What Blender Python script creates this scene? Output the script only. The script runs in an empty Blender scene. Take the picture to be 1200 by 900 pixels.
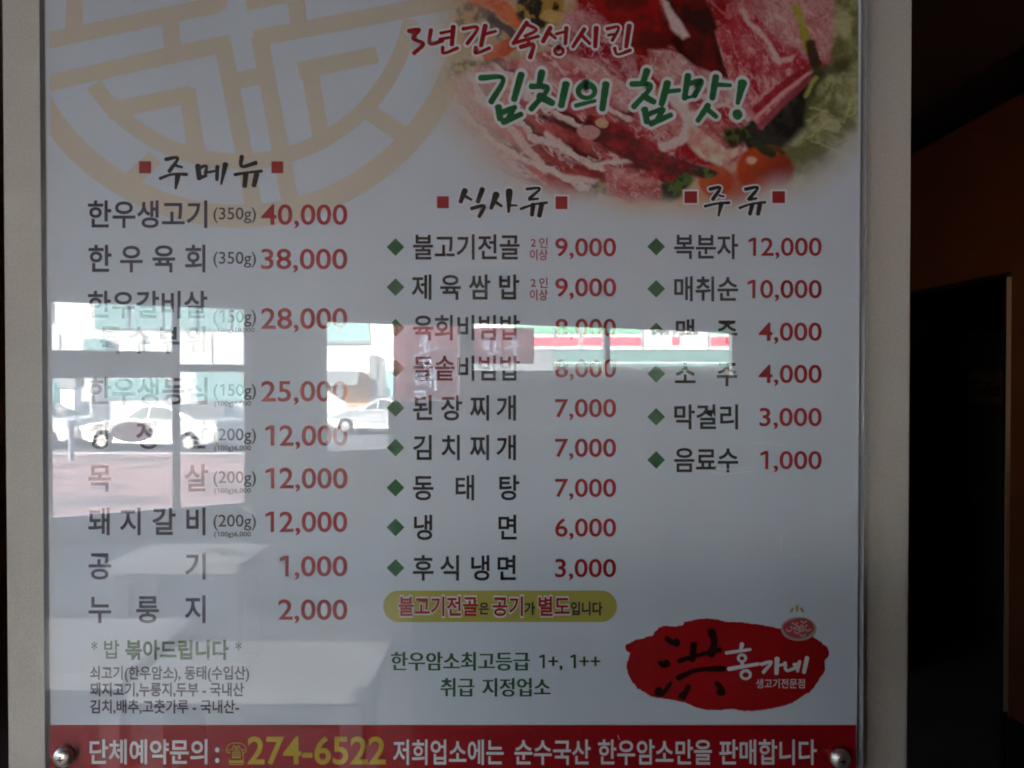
import bpy, bmesh, math, random
import numpy as np
from mathutils import Vector, Matrix
R = math.radians
random.seed(7); rng = np.random.default_rng(11)
SC = bpy.context.scene
COL = SC.collection

# ------------------------------------------------------------------ camera
EYE, DIST, F = 1.6, 0.9, 900.0
PITCH = R(-0.72)
cd = bpy.data.cameras.new('camera'); cam = bpy.data.objects.new('camera', cd); COL.objects.link(cam)
cam.location = (0, -DIST, EYE); cam.rotation_euler = (R(90) + PITCH, 0, 0)
cd.sensor_width = 36; cd.lens = 27; cd.clip_start = 0.02; cd.clip_end = 500
SC.camera = cam
# ------------------------------------------------------------------ sky, sun, exposure
SUN_EL, SUN_AZ = 27, -55          # azimuth measured from +y towards +x, the sun stands behind the restaurant
w = bpy.data.worlds.new('World'); SC.world = w; w.use_nodes = True
sky = w.node_tree.nodes.new('ShaderNodeTexSky'); sky.sky_type = 'NISHITA'; sky.sun_disc = False
sky.sun_elevation = R(SUN_EL); sky.sun_rotation = R(SUN_AZ % 360)
bg = w.node_tree.nodes['Background']; bg.inputs['Strength'].default_value = 0.12
w.node_tree.links.new(sky.outputs[0], bg.inputs[0])
sd = bpy.data.lights.new('sun', 'SUN'); sd.energy = 5.0; sd.angle = R(0.5); sd.color = (1, 0.95, 0.87)
so = bpy.data.objects.new('sun', sd); COL.objects.link(so)
sv = Vector((math.sin(R(SUN_AZ)) * math.cos(R(SUN_EL)), math.cos(R(SUN_AZ)) * math.cos(R(SUN_EL)), math.sin(R(SUN_EL))))
so.rotation_euler = sv.to_track_quat('Z', 'Y').to_euler(); so.location = (0, 10, 20)
SC.view_settings.view_transform = 'Standard'; SC.view_settings.look = 'None'
SC.view_settings.gamma = 1; SC.view_settings.exposure = 5.0
SC.cycles.use_denoising = True
SC.cycles.max_bounces = 10; SC.cycles.diffuse_bounces = 6; SC.cycles.glossy_bounces = 4
SC.cycles.transparent_max_bounces = 20; SC.cycles.caustics_reflective = False
SC.cycles.sample_clamp_indirect = 3.0
SC.cycles.filter_width = 1.9

# ------------------------------------------------------------------ projections
cp, sp_ = math.cos(PITCH), math.sin(PITCH)
def ray(px, py):
    a, b = (px - 600) / F, (450 - py) / F
    return a, cp - b * sp_, sp_ + b * cp        # world x, y, z of the viewing ray
def B(px, py, y=0.0):
    """photo pixel -> point on the vertical plane at y (metres)"""
    a, c, b = ray(px, py)
    t = (y + DIST) / c
    return Vector((a * t, y, EYE + b * t))
def M(px, py, D):
    """photo pixel of something mirrored in the acrylic -> its real place, D metres of light path away"""
    a, c, b = ray(px, py)
    t = D / c
    return Vector((a * t, DIST - D, EYE + b * t))

# ------------------------------------------------------------------ materials
def lin(c): return tuple((v / 12.92 if v <= .04045 else ((v + .055) / 1.055) ** 2.4) for v in c)
MATS = {}
def mat(name, col, rough=0.6, metal=0.0, spec=0.3, var=0.0, vscale=20.0, bump=0.0, bscale=200.0, coat=0.0):
    if name in MATS: return MATS[name]
    m = bpy.data.materials.new(name); m.use_nodes = True
    nt = m.node_tree; p = nt.nodes['Principled BSDF']
    p.inputs['Base Color'].default_value = (*col, 1); p.inputs['Roughness'].default_value = rough
    p.inputs['Metallic'].default_value = metal; p.inputs['Specular IOR Level'].default_value = spec
    p.inputs['Coat Weight'].default_value = coat
    if var or bump:
        tc = nt.nodes.new('ShaderNodeTexCoord')
    if var:
        n = nt.nodes.new('ShaderNodeTexNoise'); n.inputs['Scale'].default_value = vscale; n.inputs['Detail'].default_value = 5
        nt.links.new(tc.outputs['Object'], n.inputs['Vector'])
        r = nt.nodes.new('ShaderNodeValToRGB')
        r.color_ramp.elements[0].color = (*[v * (1 - var) for v in col], 1); r.color_ramp.elements[0].position = .3
        r.color_ramp.elements[1].color = (*[min(1, v * (1 + var)) for v in col], 1); r.color_ramp.elements[1].position = .7
        nt.links.new(n.outputs[0], r.inputs[0]); nt.links.new(r.outputs[0], p.inputs['Base Color'])
    if bump:
        n = nt.nodes.new('ShaderNodeTexNoise'); n.inputs['Scale'].default_value = bscale; n.inputs['Detail'].default_value = 4
        nt.links.new(tc.outputs['Object'], n.inputs['Vector'])
        b = nt.nodes.new('ShaderNodeBump'); b.inputs['Strength'].default_value = bump; b.inputs['Distance'].default_value = .002
        nt.links.new(n.outputs[0], b.inputs['Height']); nt.links.new(b.outputs[0], p.inputs['Normal'])
    MATS[name] = m; return m
def ink(name, rgb): return mat(name, rgb, rough=.9, spec=0.0)
def clear(name, f0, tint=(1, 1, 1), rough=0.0, scuff=0.0, scuff_rough=.32):
    m = bpy.data.materials.new(name); m.use_nodes = True; nt = m.node_tree; nt.nodes.clear()
    o = nt.nodes.new('ShaderNodeOutputMaterial'); mx = nt.nodes.new('ShaderNodeMixShader')
    t = nt.nodes.new('ShaderNodeBsdfTransparent'); g = nt.nodes.new('ShaderNodeBsdfGlossy')
    t.inputs[0].default_value = (*tint, 1); g.inputs['Roughness'].default_value = rough
    lw = nt.nodes.new('ShaderNodeLayerWeight'); lw.inputs[0].default_value = .5
    pw = nt.nodes.new('ShaderNodeMath'); pw.operation = 'POWER'; pw.inputs[1].default_value = 5
    ma = nt.nodes.new('ShaderNodeMath'); ma.operation = 'MULTIPLY_ADD'; ma.inputs[1].default_value = 1 - f0; ma.inputs[2].default_value = f0
    nt.links.new(lw.outputs['Facing'], pw.inputs[0]); nt.links.new(pw.outputs[0], ma.inputs[0]); nt.links.new(ma.outputs[0], mx.inputs[0])
    nt.links.new(t.outputs[0], mx.inputs[1]); nt.links.new(g.outputs[0], mx.inputs[2]); nt.links.new(mx.outputs[0], o.inputs[0])
    if scuff:
        g2 = nt.nodes.new('ShaderNodeBsdfGlossy'); g2.inputs['Roughness'].default_value = scuff_rough
        m2 = nt.nodes.new('ShaderNodeMixShader'); m2.inputs[0].default_value = scuff
        tc = nt.nodes.new('ShaderNodeTexCoord'); mp = nt.nodes.new('ShaderNodeMapping'); mp.inputs['Scale'].default_value = (7, 7, 2.2); mp.inputs['Rotation'].default_value = (0, .5, 0)
        nz = nt.nodes.new('ShaderNodeTexNoise'); nz.inputs['Scale'].default_value = 1.0; nz.inputs['Detail'].default_value = 6; nz.inputs['Distortion'].default_value = .8
        mr = nt.nodes.new('ShaderNodeMapRange'); mr.inputs[1].default_value = .3; mr.inputs[2].default_value = .72; mr.inputs[3].default_value = scuff * .72; mr.inputs[4].default_value = scuff * 1.4
        nt.links.new(tc.outputs['Object'], mp.inputs[0]); nt.links.new(mp.outputs[0], nz.inputs['Vector']); nt.links.new(nz.outputs[0], mr.inputs[0]); nt.links.new(mr.outputs[0], m2.inputs[0])
        nt.links.new(mx.outputs[0], m2.inputs[1]); nt.links.new(g2.outputs[0], m2.inputs[2]); nt.links.new(m2.outputs[0], o.inputs[0])
    MATS[name] = m; return m

paper = mat('print_paper', (.645, .715, .81), rough=.9, spec=0)
cream = ink('cream_ink', (.66, .60, .50))
navy = ink('navy_ink', (.035, .028, .06)); black = ink('black_ink', (.018, .016, .016))
grey_ink = ink('grey_ink', (.05, .05, .055))
red = ink('red_ink', (.36, .018, .022)); band_red = ink('band_red_ink', (.34, .006, .010))
green = ink('green_ink', (.02, .13, .035)); serif_green = ink('serif_green_ink', (.035, .12, .05)); slogan_green = ink('slogan_green_ink', (.015, .17, .05))
white_ink = ink('white_ink', (.74, .75, .78)); pill_ink = ink('olive_yellow_ink', (.44, .40, .085)); yellow_ink = ink('yellow_ink', (.55, .37, .015))
logo_red = ink('logo_red_ink', (.38, .008, .010))
acrylic = clear('scuffed_acrylic', 0.036, scuff=.019, scuff_rough=.36)
glass = clear('window_glass', 0.03, (.95, .965, .97))
film = clear('red_window_film', 0.03, (.17, .07, .08))
tinted = clear('tinted_glass', 0.03, (.34, .35, .37))  # darkened to dim the sun through the added side window
_nt = film.node_tree; _o = [n for n in _nt.nodes if n.type == 'OUTPUT_MATERIAL'][0]; _src = _o.inputs[0].links[0].from_socket
_t = _nt.nodes.new('ShaderNodeBsdfTranslucent'); _t.inputs[0].default_value = (.34, .07, .085, 1); _m = _nt.nodes.new('ShaderNodeMixShader'); _m.inputs[0].default_value = .55
_nt.links.new(_src, _m.inputs[1]); _nt.links.new(_t.outputs[0], _m.inputs[2]); _nt.links.new(_m.outputs[0], _o.inputs[0]); film_dark = clear('dark_window_film', 0.03, (.17, .16, .16))

# ------------------------------------------------------------------ object helpers
def empty(name, loc, label=None, cat=None, group=None, parent=None):
    o = bpy.data.objects.new(name, None); COL.objects.link(o); o.location = loc; o.empty_display_size = .05
    if parent: o.parent = parent
    if label: o['label'] = label; o['category'] = cat
    if group: o['group'] = group
    return o
def link(name, me, m, parent=None):
    o = bpy.data.objects.new(name, me); COL.objects.link(o)
    if m is not None and not me.materials: me.materials.append(m)
    if parent:
        o.parent = parent
        wm = Matrix.Translation(parent.location) if parent.parent is None else parent.parent.matrix_basis @ parent.matrix_basis
        if parent.parent is None: wm = parent.matrix_basis
        me.transform(wm.inverted())          # vertices are given in world space
    return o
def tag(o, label, cat, group=None):
    o['label'] = label; o['category'] = cat
    if group: o['group'] = group
    return o
def mesh(name, verts, faces, m, parent=None, smooth=False):
    me = bpy.data.meshes.new(name); me.from_pydata([tuple(v) for v in verts], [], faces); me.update()
    if smooth:
        for p in me.polygons: p.use_smooth = True
    return link(name, me, m, parent)
class MB:
    def __init__(s): s.v = []; s.f = []
    def box(s, a, b, mt=None):
        x0, y0, z0 = a; x1, y1, z1 = b; n = len(s.v)
        vs = [Vector(p) for p in ((x0,y0,z0),(x1,y0,z0),(x1,y1,z0),(x0,y1,z0),(x0,y0,z1),(x1,y0,z1),(x1,y1,z1),(x0,y1,z1))]
        s.v += [mt @ q for q in vs] if mt else vs
        s.f += [tuple(n + i for i in q) for q in ((3,2,1,0),(4,5,6,7),(0,1,5,4),(1,2,6,5),(2,3,7,6),(3,0,4,7))]
        return s
    def prism(s, poly, d):
        """closed polygon (list of Vectors) pushed along d"""
        n = len(s.v); k = len(poly); d = Vector(d)
        s.v += [Vector(p) for p in poly] + [Vector(p) + d for p in poly]
        s.f += [tuple(range(n, n + k)), tuple(range(n + 2 * k - 1, n + k - 1, -1))]
        s.f += [(n + (i + 1) % k, n + i, n + k + i, n + k + (i + 1) % k) for i in range(k)]
        return s
    def cyl(s, a, b, r, r2=None, k=20):
        a, b = Vector(a), Vector(b); r2 = r if r2 is None else r2
        q = (b - a).to_track_quat('Z', 'Y'); n = len(s.v)
        for c, rr in ((a, r), (b, r2)):
            s.v += [c + q @ Vector((rr * math.cos(6.28318 * i / k), rr * math.sin(6.28318 * i / k), 0)) for i in range(k)]
        s.f += [(n + i, n + (i + 1) % k, n + k + (i + 1) % k, n + k + i) for i in range(k)]
        s.f += [tuple(range(n + k - 1, n - 1, -1)), tuple(range(n + k, n + 2 * k))]
        return s
    def build(s, name, m, parent=None, bevel=0, smooth=False):
        o = mesh(name, s.v, s.f, m, parent, smooth)
        if bevel:
            bm = bmesh.new(); bm.from_mesh(o.data)
            bmesh.ops.recalc_face_normals(bm, faces=bm.faces)
            es = [e for e in bm.edges if len(e.link_faces) == 2 and e.calc_face_angle(0) > .5]
            bmesh.ops.bevel(bm, geom=es, offset=bevel, segments=2, affect='EDGES')
            bm.to_mesh(o.data); bm.free()
        else:
            bm = bmesh.new(); bm.from_mesh(o.data); bmesh.ops.recalc_face_normals(bm, faces=bm.faces); bm.to_mesh(o.data); bm.free()
        return o

# ================================================================== ROOM (large structure)
FLOOR, CEIL, STREET = 0.0, 2.86, -0.75
WALLY = 0.020
wallpaper = mat('beige_wallpaper', (.52, .488, .44), rough=.85, spec=.15, var=.07, vscale=300, bump=.5, bscale=650)
orange_wall = mat('orange_brown_paint', (.16, .043, .013), rough=.6, spec=.1, var=.12, vscale=3)
dark_wood = mat('dark_wood', (.012, .008, .006), rough=.5, spec=.2)
left_wood = mat('brown_wood_panel', (.20, .075, .025), rough=.5, spec=.2, var=.3, vscale=6)
inner_paint = mat('interior_paint', (.34, .31, .28), rough=.8, spec=.1)
ceil_paint = mat('ceiling_paint', (.20, .12, .09), rough=.9, spec=.05)
floor_mat = mat('floor_tile', (.16, .13, .11), rough=.5, var=.15, vscale=4)

def structure(o): o['kind'] = 'structure'; return o
# window wall: a plane turned against the board; A is its foot seen at photo x=55, Bq at photo x=865
WA = M(55, 439, 7.1); WB = M(865, 439, 11.5)
wu = Vector((WB.x - WA.x, WB.y - WA.y, 0)).normalized(); wn = Vector((-wu.y, wu.x, 0))   # wn points into the room
if wn.y < 0: wn = -wn
MC = Vector((0, DIST, EYE))
def W(px, py):
    """photo pixel of the mirrored window wall -> (s along wall, z)"""
    a, c, b = ray(px, py); d = Vector((a, -c, b))
    t = (WA - MC).dot(wn) / d.dot(wn); p = MC + d * t
    return (p - WA).dot(wu), p.z
WM = Matrix(((wu.x, wn.x, 0, WA.x), (wu.y, wn.y, 0, WA.y), (0, 0, 1, 0), (0, 0, 0, 1)))   # (s, n, z) -> world
def sx(px): return W(px, 439)[0]
def zz(px, py): return W(px, py)[1]
S0, S1 = sx(20), sx(1120)
# columns of the wall: (px0, px1, [(py_bottom, py_top) openings])
openings = [(55, 293, [(604, 352)]),
            (380, 545, [(530, 375)]),
            (553, 863, [(446, 380)])]
mb = MB(); cur = S0
for a, b, ops in openings:
    s0, s1 = sx(a), sx(b); mid = (a + b) / 2
    mb.box((cur, -.16, STREET), (s0, .0, CEIL + .2), WM)
    z = STREET
    for pb, pt in ops:
        mb.box((s0, -.16, z), (s1, .0, zz(mid, pb)), WM); z = zz(mid, pt)
    mb.box((s0, -.16, z), (s1, .0, CEIL + .2), WM); cur = s1
mb.box((cur, -.16, STREET), (S1, .0, CEIL + .2), WM)
mb.box((S0, -.16, CEIL + .2), (S1, 4.0, 6.6), WM)  # unseen upper storey, added so its shadow covers the near pavement
tag(mb.build('shopfront_wall', inner_paint), 'grey painted shopfront wall with window openings, mirrored in the acrylic', 'wall')
PL = WM @ Vector((S0, 0, 0)); PR = WM @ Vector((S1, 0, 0))
YB, XL, XR = 5.2, -3.2, PR.x
# floor, ceiling
def slab(name, z0, z1, m):
    return structure(MB().prism([Vector((XL - .2, YB + .2, z0)), Vector((XL - .2, -3.2, z0)), Vector((PL.x - .2, PL.y - .1, z0)), Vector((XR + .2, PR.y - .1, z0)), Vector((XR + .2, YB + .2, z0))], (0, 0, z1 - z0)).build(name, m))
slab('floor', -.74, FLOOR, floor_mat); slab('ceiling', CEIL + .004, CEIL + .2, ceil_paint)
WY0, WY1, WZ0, WZ1 = -3.0, .9, .88, 2.68
mb = MB(); mb.box((XL - .2, -3.2, FLOOR), (XL, WY0, CEIL)); mb.box((XL - .2, WY1, FLOOR), (XL, 1.2, CEIL)); mb.box((XL - .2, WY0, FLOOR), (XL, WY1, WZ0)); mb.box((XL - .2, WY0, WZ1), (XL, WY1, CEIL))
mb.prism([Vector((XL, -3.2, FLOOR)), Vector((XL - .2, -3.2, FLOOR)), Vector((PL.x - .2, PL.y, FLOOR)), Vector((PL.x, PL.y, FLOOR))], (0, 0, CEIL))
tag(mb.build('side_wall', inner_paint), 'wall along the left of the dining room with an opening for the added side window', 'wall')
tag(MB().box((XL - .2, 1.202, FLOOR), (XL, YB, CEIL)).build('panelled_wall', left_wood), 'brown panelled wall behind the left edge of the pillar', 'wall')
tag(MB().box((XR, PR.y, FLOOR), (XR + .2, .8, CEIL)).build('side_wall', inner_paint), 'plain wall right of the shopfront windows', 'wall')
tag(MB().box((XL, YB, FLOOR), (2.0, YB + .2, CEIL)).build('back_wall', left_wood), 'brown wooden panelling across the back of the dining room', 'wall')
tag(MB().box((2.0, .8, FLOOR), (XR, 1.0, CEIL)).build('return_wall', inner_paint), 'short wall joining the orange wall to the dining room', 'wall')
# right wall with the doorway
y_d0 = 900 * 2.0 / 583 - DIST; y_d1 = y_d0 + 1.0; ZD = 1.99
ow = empty('doorway_wall', (2.0, y_d0, 0), 'orange brown wall with a black doorway, right of the pillar', 'wall')
mb = MB(); mb.box((2.0, 1.0, FLOOR), (2.12, y_d0, CEIL)); mb.box((2.0, y_d0, ZD), (2.12, y_d1, CEIL)); mb.box((2.0, y_d1, FLOOR), (2.12, YB, CEIL))
mb.build('wall_panel', orange_wall, ow)
MB().box((1.96, 1.0, 2.70), (1.998, YB, CEIL - .002)).build('ceiling_moulding', dark_wood, ow)
mb = MB(); mb.box((1.985, 1.0, FLOOR + .002), (1.999, y_d0 - .03, .23)); mb.build('skirting_board', dark_wood, ow)
mb = MB(); mb.box((1.985, y_d0 - .004, FLOOR + .002), (2.13, y_d0 + .02, ZD + .02)); mb.box((1.985, y_d0 + .02, ZD), (2.13, y_d1, ZD + .02)); mb.build('door_frame', dark_wood, ow)
MB().box((1.982, y_d0 - .010, .24), (1.999, y_d0 - .005, ZD)).build('painted_lit_edge', mat('lit_edge_paint', (.42, .25, .14), rough=.5), ow)  # light on the door frame edge, put into a pale colour
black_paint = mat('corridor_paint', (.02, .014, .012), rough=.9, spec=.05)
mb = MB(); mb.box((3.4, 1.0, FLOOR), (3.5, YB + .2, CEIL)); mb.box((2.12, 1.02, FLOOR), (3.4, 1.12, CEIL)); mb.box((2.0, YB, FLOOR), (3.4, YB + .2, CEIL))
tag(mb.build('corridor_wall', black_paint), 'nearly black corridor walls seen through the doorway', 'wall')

# pillar
p0 = B(4, 450, WALLY); p1 = B(1067.5, 450, WALLY)
pil = MB().box((p0.x, WALLY, FLOOR + .002), (p1.x, .50, CEIL)).build('pillar', wallpaper, bevel=.004)
tag(pil, 'square pillar covered in beige textured wallpaper behind the menu board', 'pillar')

# ================================================================== MENU BOARD
ZT, ZB = B(600, -150).z, B(600, 913).z
bx0, bx1 = B(57, 450).x, B(1006.5, 450).x
board = empty('menu_board', (0, 0, ZB), 'printed white menu board under clear acrylic, screwed to the beige pillar', 'menu board')
sheet = MB().box((bx0, 0, ZB), (bx1, .004, ZT)).build('print_sheet', paper, board)
cov = MB().box((bx0 - .0035, -.0065, ZB - .003), (bx1 + .0035, -.0035, ZT + .003)).build('acrylic_cover', acrylic, board)
EDGE = mat('acrylic_edge', (.42, .42, .43), rough=.25, spec=.5)
for a, b in ((bx0 - .0045, bx0 - .0036), (bx1 + .0036, bx1 + .0045)): MB().box((a, -.0064, ZB), (b, .004, ZT)).build('cover_edge', EDGE, board)
LAY = [0.00018]
def layer(step=0.0):
    LAY[0] += step; return -LAY[0]
def level_at(v): LAY[0] = v      # distance of the next ink from the paper

def flat(name, polys, m, parent, y=None, level=0):
    """polygons given in photo pixels laid on the sheet"""
    y = layer() if y is None else y
    bm = bmesh.new()
    for k, poly in enumerate(polys):
        f = bm.faces.new([bm.verts.new(B(x, yy, y - (max(0, k - level + 1) * 4e-6 if level else 0))) for x, yy in poly])
    bmesh.ops.triangulate(bm, faces=bm.faces[:])
    for f in bm.faces:
        f.normal_update()
        if f.normal.y > 0: f.normal_flip()
    me = bpy.data.meshes.new(name); bm.to_mesh(me); bm.free()
    return link(name, me, m, parent)

# ---- lettering
TXT = {}
def glyphs(s, off=0.0):
    k = (s, off)
    if k not in TXT:
        c = bpy.data.curves.new('lettering', 'FONT'); c.body = s; c.size = 1; c.offset = off; c.resolution_u = 4
        o = bpy.data.objects.new('lettering', c); COL.objects.link(o)
        dg = bpy.context.evaluated_depsgraph_get(); me = bpy.data.meshes.new_from_object(o.evaluated_get(dg))
        V = np.array([v.co[:2] for v in me.vertices]); P = [tuple(p.vertices) for p in me.polygons]
        bpy.data.objects.remove(o); bpy.data.curves.remove(c); bpy.data.meshes.remove(me)
        TXT[k] = (V, P)
    return TXT[k]
_adv = {}
def adv(c):
    if c not in _adv:
        _adv[c] = (glyphs('0' + c + '0')[0][:, 0].max() - glyphs('00')[0][:, 0].max()) if c != '0' else glyphs('00')[0][:, 0].max() - glyphs('0')[0][:, 0].max()
    return _adv[c]
def figures(t, off):
    if '1' not in t or len(t) < 2: return glyphs(t, off)
    vs, ps, x, n = [], [], 0.0, 0
    for c in t:
        if c == '1':
            h = .042 + off; xs = .33
            V = np.array([(xs - h, -off), (xs + h, -off), (xs + h, .69 + off), (xs - h + .02, .69 + off), (xs - h, .58 - off * .5), (.10 - off, .60 - off), (.10 - off, .515 - off), (xs - h, .59 - off)])
            V[4] = (xs - h, .69 + off - .085); V = np.array([(xs - h, -off), (xs + h, -off), (xs + h, .69 + off), (xs - h - .01, .69 + off), (.12 - off, .615 + off * .3), (.12 - off, .525 - off), (xs - h, .585 - off)])
            P = [(0, 1, 2, 6), (6, 2, 3), (6, 3, 4, 5)]; a = .537
        else: V, P = glyphs(c, off); a = adv(c)
        if not len(V): x += a; continue
        vs.append(V + np.array((x, 0))); ps += [tuple(i + n for i in p) for p in P]; n += len(V); x += a
    return np.concatenate(vs), ps
class Letters:
    def __init__(s): s.v = []; s.f = []; s.y = layer()
    def put(s, V, P, px, py):
        n = len(s.v); s.v += [B(a, b, s.y) for a, b in zip(px, py)]; s.f += [tuple(n + i for i in p) for p in P]
    def fit(s, t, x0, x1, yt, yb, off=.02, dig=True):
        """latin or figures: ink from x0 to x1, figure top yt, baseline yb"""
        V, P = figures(t, off); h = .70
        px = x0 + (V[:, 0] - V[:, 0].min()) / np.ptp(V[:, 0]) * (x1 - x0)
        s.put(V, P, px, yb - V[:, 1] / h * (yb - yt)); return s
    def han(s, t, x0, x1, yc, h, off=.022):
        """one run of hangul, ink fitted to x0..x1, centred on yc, em ink height h"""
        V, P = glyphs(t, off)
        px = x0 + (V[:, 0] - V[:, 0].min()) / np.ptp(V[:, 0]) * (x1 - x0)
        s.put(V, P, px, yc - (V[:, 1] - .375) / .90 * h); return s
    def syl(s, items, yc, cell, h, off=.022):
        for ch, cx in items:
            V, P = glyphs(ch, off); k = cell / .92
            s.put(V, P, cx + (V[:, 0] - .46) * k, yc - (V[:, 1] - .375) / .90 * h)
        return s
    def build(s, name, m, parent): return mesh(name, s.v, s.f, m, parent)

# ---- brush strokes
def spline(pts, n=7):
    P = [Vector(p) for p in pts]
    if len(P) < 3: return [P[0].lerp(P[-1], t / n) for t in range(n + 1)]
    out = []
    E = [P[0] * 2 - P[1]] + P + [P[-1] * 2 - P[-2]]
    for i in range(1, len(E) - 2):
        for t in range(n):
            u = t / n; a, b, c, d = E[i - 1:i + 3]
            out.append(.5 * (2 * b + (c - a) * u + (2 * a - 5 * b + 4 * c - d) * u * u + (3 * b - a - 3 * c + d) * u ** 3))
    out.append(P[-1]); return out
class Brush:
    def __init__(s, ox, oy, sc, k=1.45): s.ox, s.oy, s.sc = ox, oy, sc; s.st = []; s.k = k
    def s_(s, pts, w, w2=None): s.st.append((pts, w, w if w2 is None else w2)); return s
    def ring(s, cx, cy, rx, ry, w):
        s.st.append(([(cx + rx * math.sin(a * math.pi / 6), cy - ry * math.cos(a * math.pi / 6)) for a in range(13)], w, w)); return s
    def build(s, name, m, parent, grow=0.0, rag=1.0):
        v, f = [], []; rr = random.Random(3); hold = LAY[0]
        for pts, w0, w1 in s.st:
            y = layer(4e-6); c = spline([(s.ox + a / s.sc, s.oy + b / s.sc) for a, b in pts])
            n = len(c); L, Rr = [], []
            for i in range(n):
                t = (c[min(i + 1, n - 1)] - c[max(i - 1, 0)]); t = t.normalized() if t.length else Vector((1, 0)); nn = Vector((-t.y, t.x))
                u = i / (n - 1); prof = (.88 + .12 * math.cos(u * 6.28)) if len(pts) > 2 else 1.06 - .16 * u
                wd = s.k * ((w0 + (w1 - w0) * u) * prof * (1 + rag * rr.uniform(-.06, .06))) / s.sc / 2 + grow
                L.append(c[i] + nn * wd); Rr.append(c[i] - nn * wd)
            b = len(v); v += [B(q.x, q.y, y) for q in L] + [B(q.x, q.y, y) for q in Rr]
            f += [(b + i, b + i + 1, b + n + i + 1, b + n + i) for i in range(n - 1)]
            for end, sgn in ((0, -1), (n - 1, 1)):                       # rounded ends
                t = (c[1] - c[0]) if end == 0 else (c[-1] - c[-2])
                t = t.normalized() * sgn; l, r = L[end], Rr[end]; mid = (l + r) / 2; h = (l - r) / 2
                k = len(v); arc = []
                ew = (.75 if grow == 0 else .95)
                for j in range(0, 7):
                    a = math.pi * j / 6; arc.append(mid + h * math.cos(a) + t * h.length * ew * math.sin(a))
                v += [B(q.x, q.y, y) for q in arc]; f.append(tuple(range(k, k + 7)))
        LAY[0] = hold
        o = mesh(name, v, f, m, parent)
        bm = bmesh.new(); bm.from_mesh(o.data)
        for fc in bm.faces:
            if fc.normal.y > 0: fc.normal_flip()
        bm.to_mesh(o.data); bm.free()
        return o

# ---- emblem
def ringpoly(cx, cy, r0, r1, a0, a1, n=60):
    A = [a0 + (a1 - a0) * i / n for i in range(n + 1)]
    out = []
    for i in range(n):
        q = [(cx + r * math.cos(R(a)), cy + r * math.sin(R(a))) for r, a in ((r0, A[i]), (r1, A[i]), (r1, A[i + 1]), (r0, A[i + 1]))]
        if all(59 < x < 1004 for x, y in q): out.append(q)
        elif any(59 < x for x, y in q):
            out.append([(max(59, x), y) for x, y in q])
    return out
def bar(pts, wd=20):
    out = []
    for (x0, y0), (x1, y1) in zip(pts[:-1], pts[1:]):
        d = Vector((x1 - x0, y1 - y0)).normalized(); n = Vector((-d.y, d.x)) * wd / 2
        out.append([(x0 + n.x, y0 + n.y), (x1 + n.x, y1 + n.y), (x1 - n.x, y1 - n.y), (x0 - n.x, y0 - n.y)])
    return [[(max(58.5, x), y) for x, y in q] for q in out]
em = ringpoly(280, -16, 256, 283, -30, 210) + ringpoly(280, -16, 196, 215, 11, 146)
for b_ in ([(40, 47), (190, 19), (258, 5)], [(88, -60), (87, 34)], [(40, 97), (190, 67), (270, 50)], [(199, 14), (203, 70)],
           [(261, 50), (286, 180), (301, 262)], [(262, 98), (318, 86)], [(126, 130), (225, 110)], [(219, 104), (232, 188)],
           [(340, -60), (351, 36)], [(288, 3), (340, -8)], [(298, 45), (448, 17), (522, 2)], [(304, 42), (337, 222), (345, 256)],
           [(350, 83), (442, 64)], [(362, 76), (378, 170)], [(428, 128), (472, 158)], [(142, 222), (182, 184)],
           [(252, -60), (256, 12)], [(-20 + 80, -48), (256, -86)], [(340, -100), (530, -130)]):
    em += bar(b_)
nring = len(ringpoly(280, -16, 256, 283, -30, 210) + ringpoly(280, -16, 196, 215, 11, 146))
level_at(.00006); emblem = flat('emblem', em, cream, sheet, level=nring); level_at(.00022)

# ---- meat picture, a printed photograph painted procedurally on a fine grid
PX0, PX1, PY0, PY1 = 495, 1006, -148, 272
gx = np.arange(PX0, PX1 + .01, 1.0); gx[-1] = 1006; gy = np.arange(PY0, PY1 + .01, 1.0)
X, Y = np.meshgrid(gx, gy)
def vnoise(x, y, seed):
    r = np.random.default_rng(seed).random((128, 128))
    xi = np.floor(x).astype(int); yi = np.floor(y).astype(int); u = x - xi; v = y - yi
    u = u * u * (3 - 2 * u); v = v * v * (3 - 2 * v)
    g = lambda a, b: r[b % 128, a % 128]
    return (g(xi, yi) * (1 - u) + g(xi + 1, yi) * u) * (1 - v) + (g(xi, yi + 1) * (1 - u) + g(xi + 1, yi + 1) * u) * v
def fbm(x, y, sc, seed, o=4):
    t = 0; a = 1; n = 0
    for k in range(o):
        t = t + a * vnoise(x / sc * 2 ** k + 31.7 * k + 200, y / sc * 2 ** k + 17.3 * k + 200, seed + k); n += a; a *= .55
    return t / n
WX = X + (fbm(X, Y, 30, 1) - .5) * 16; WY = Y + (fbm(X, Y, 30, 9) - .5) * 16
def sm(a, b, t): t = np.clip((t - a) / (b - a), 0, 1); return t * t * (3 - 2 * t)
def pmask(poly, soft=2.5, warp=.5):
    x = X + (WX - X) * warp; y = Y + (WY - Y) * warp
    d = np.full(X.shape, 1e9); ins = np.zeros(X.shape, bool)
    for (x0, y0), (x1, y1) in zip(poly, poly[1:] + poly[:1]):
        ex, ey = x1 - x0, y1 - y0; t = np.clip(((x - x0) * ex + (y - y0) * ey) / (ex * ex + ey * ey + 1e-9), 0, 1)
        d = np.minimum(d, np.hypot(x - x0 - t * ex, y - y0 - t * ey))
        c = ((y0 > y) != (y1 > y)); ins ^= c & (x < (x1 - x0) * (y - y0) / (y1 - y0 + 1e-12) + x0)
    return sm(-soft, soft, np.where(ins, d, -d))
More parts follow.
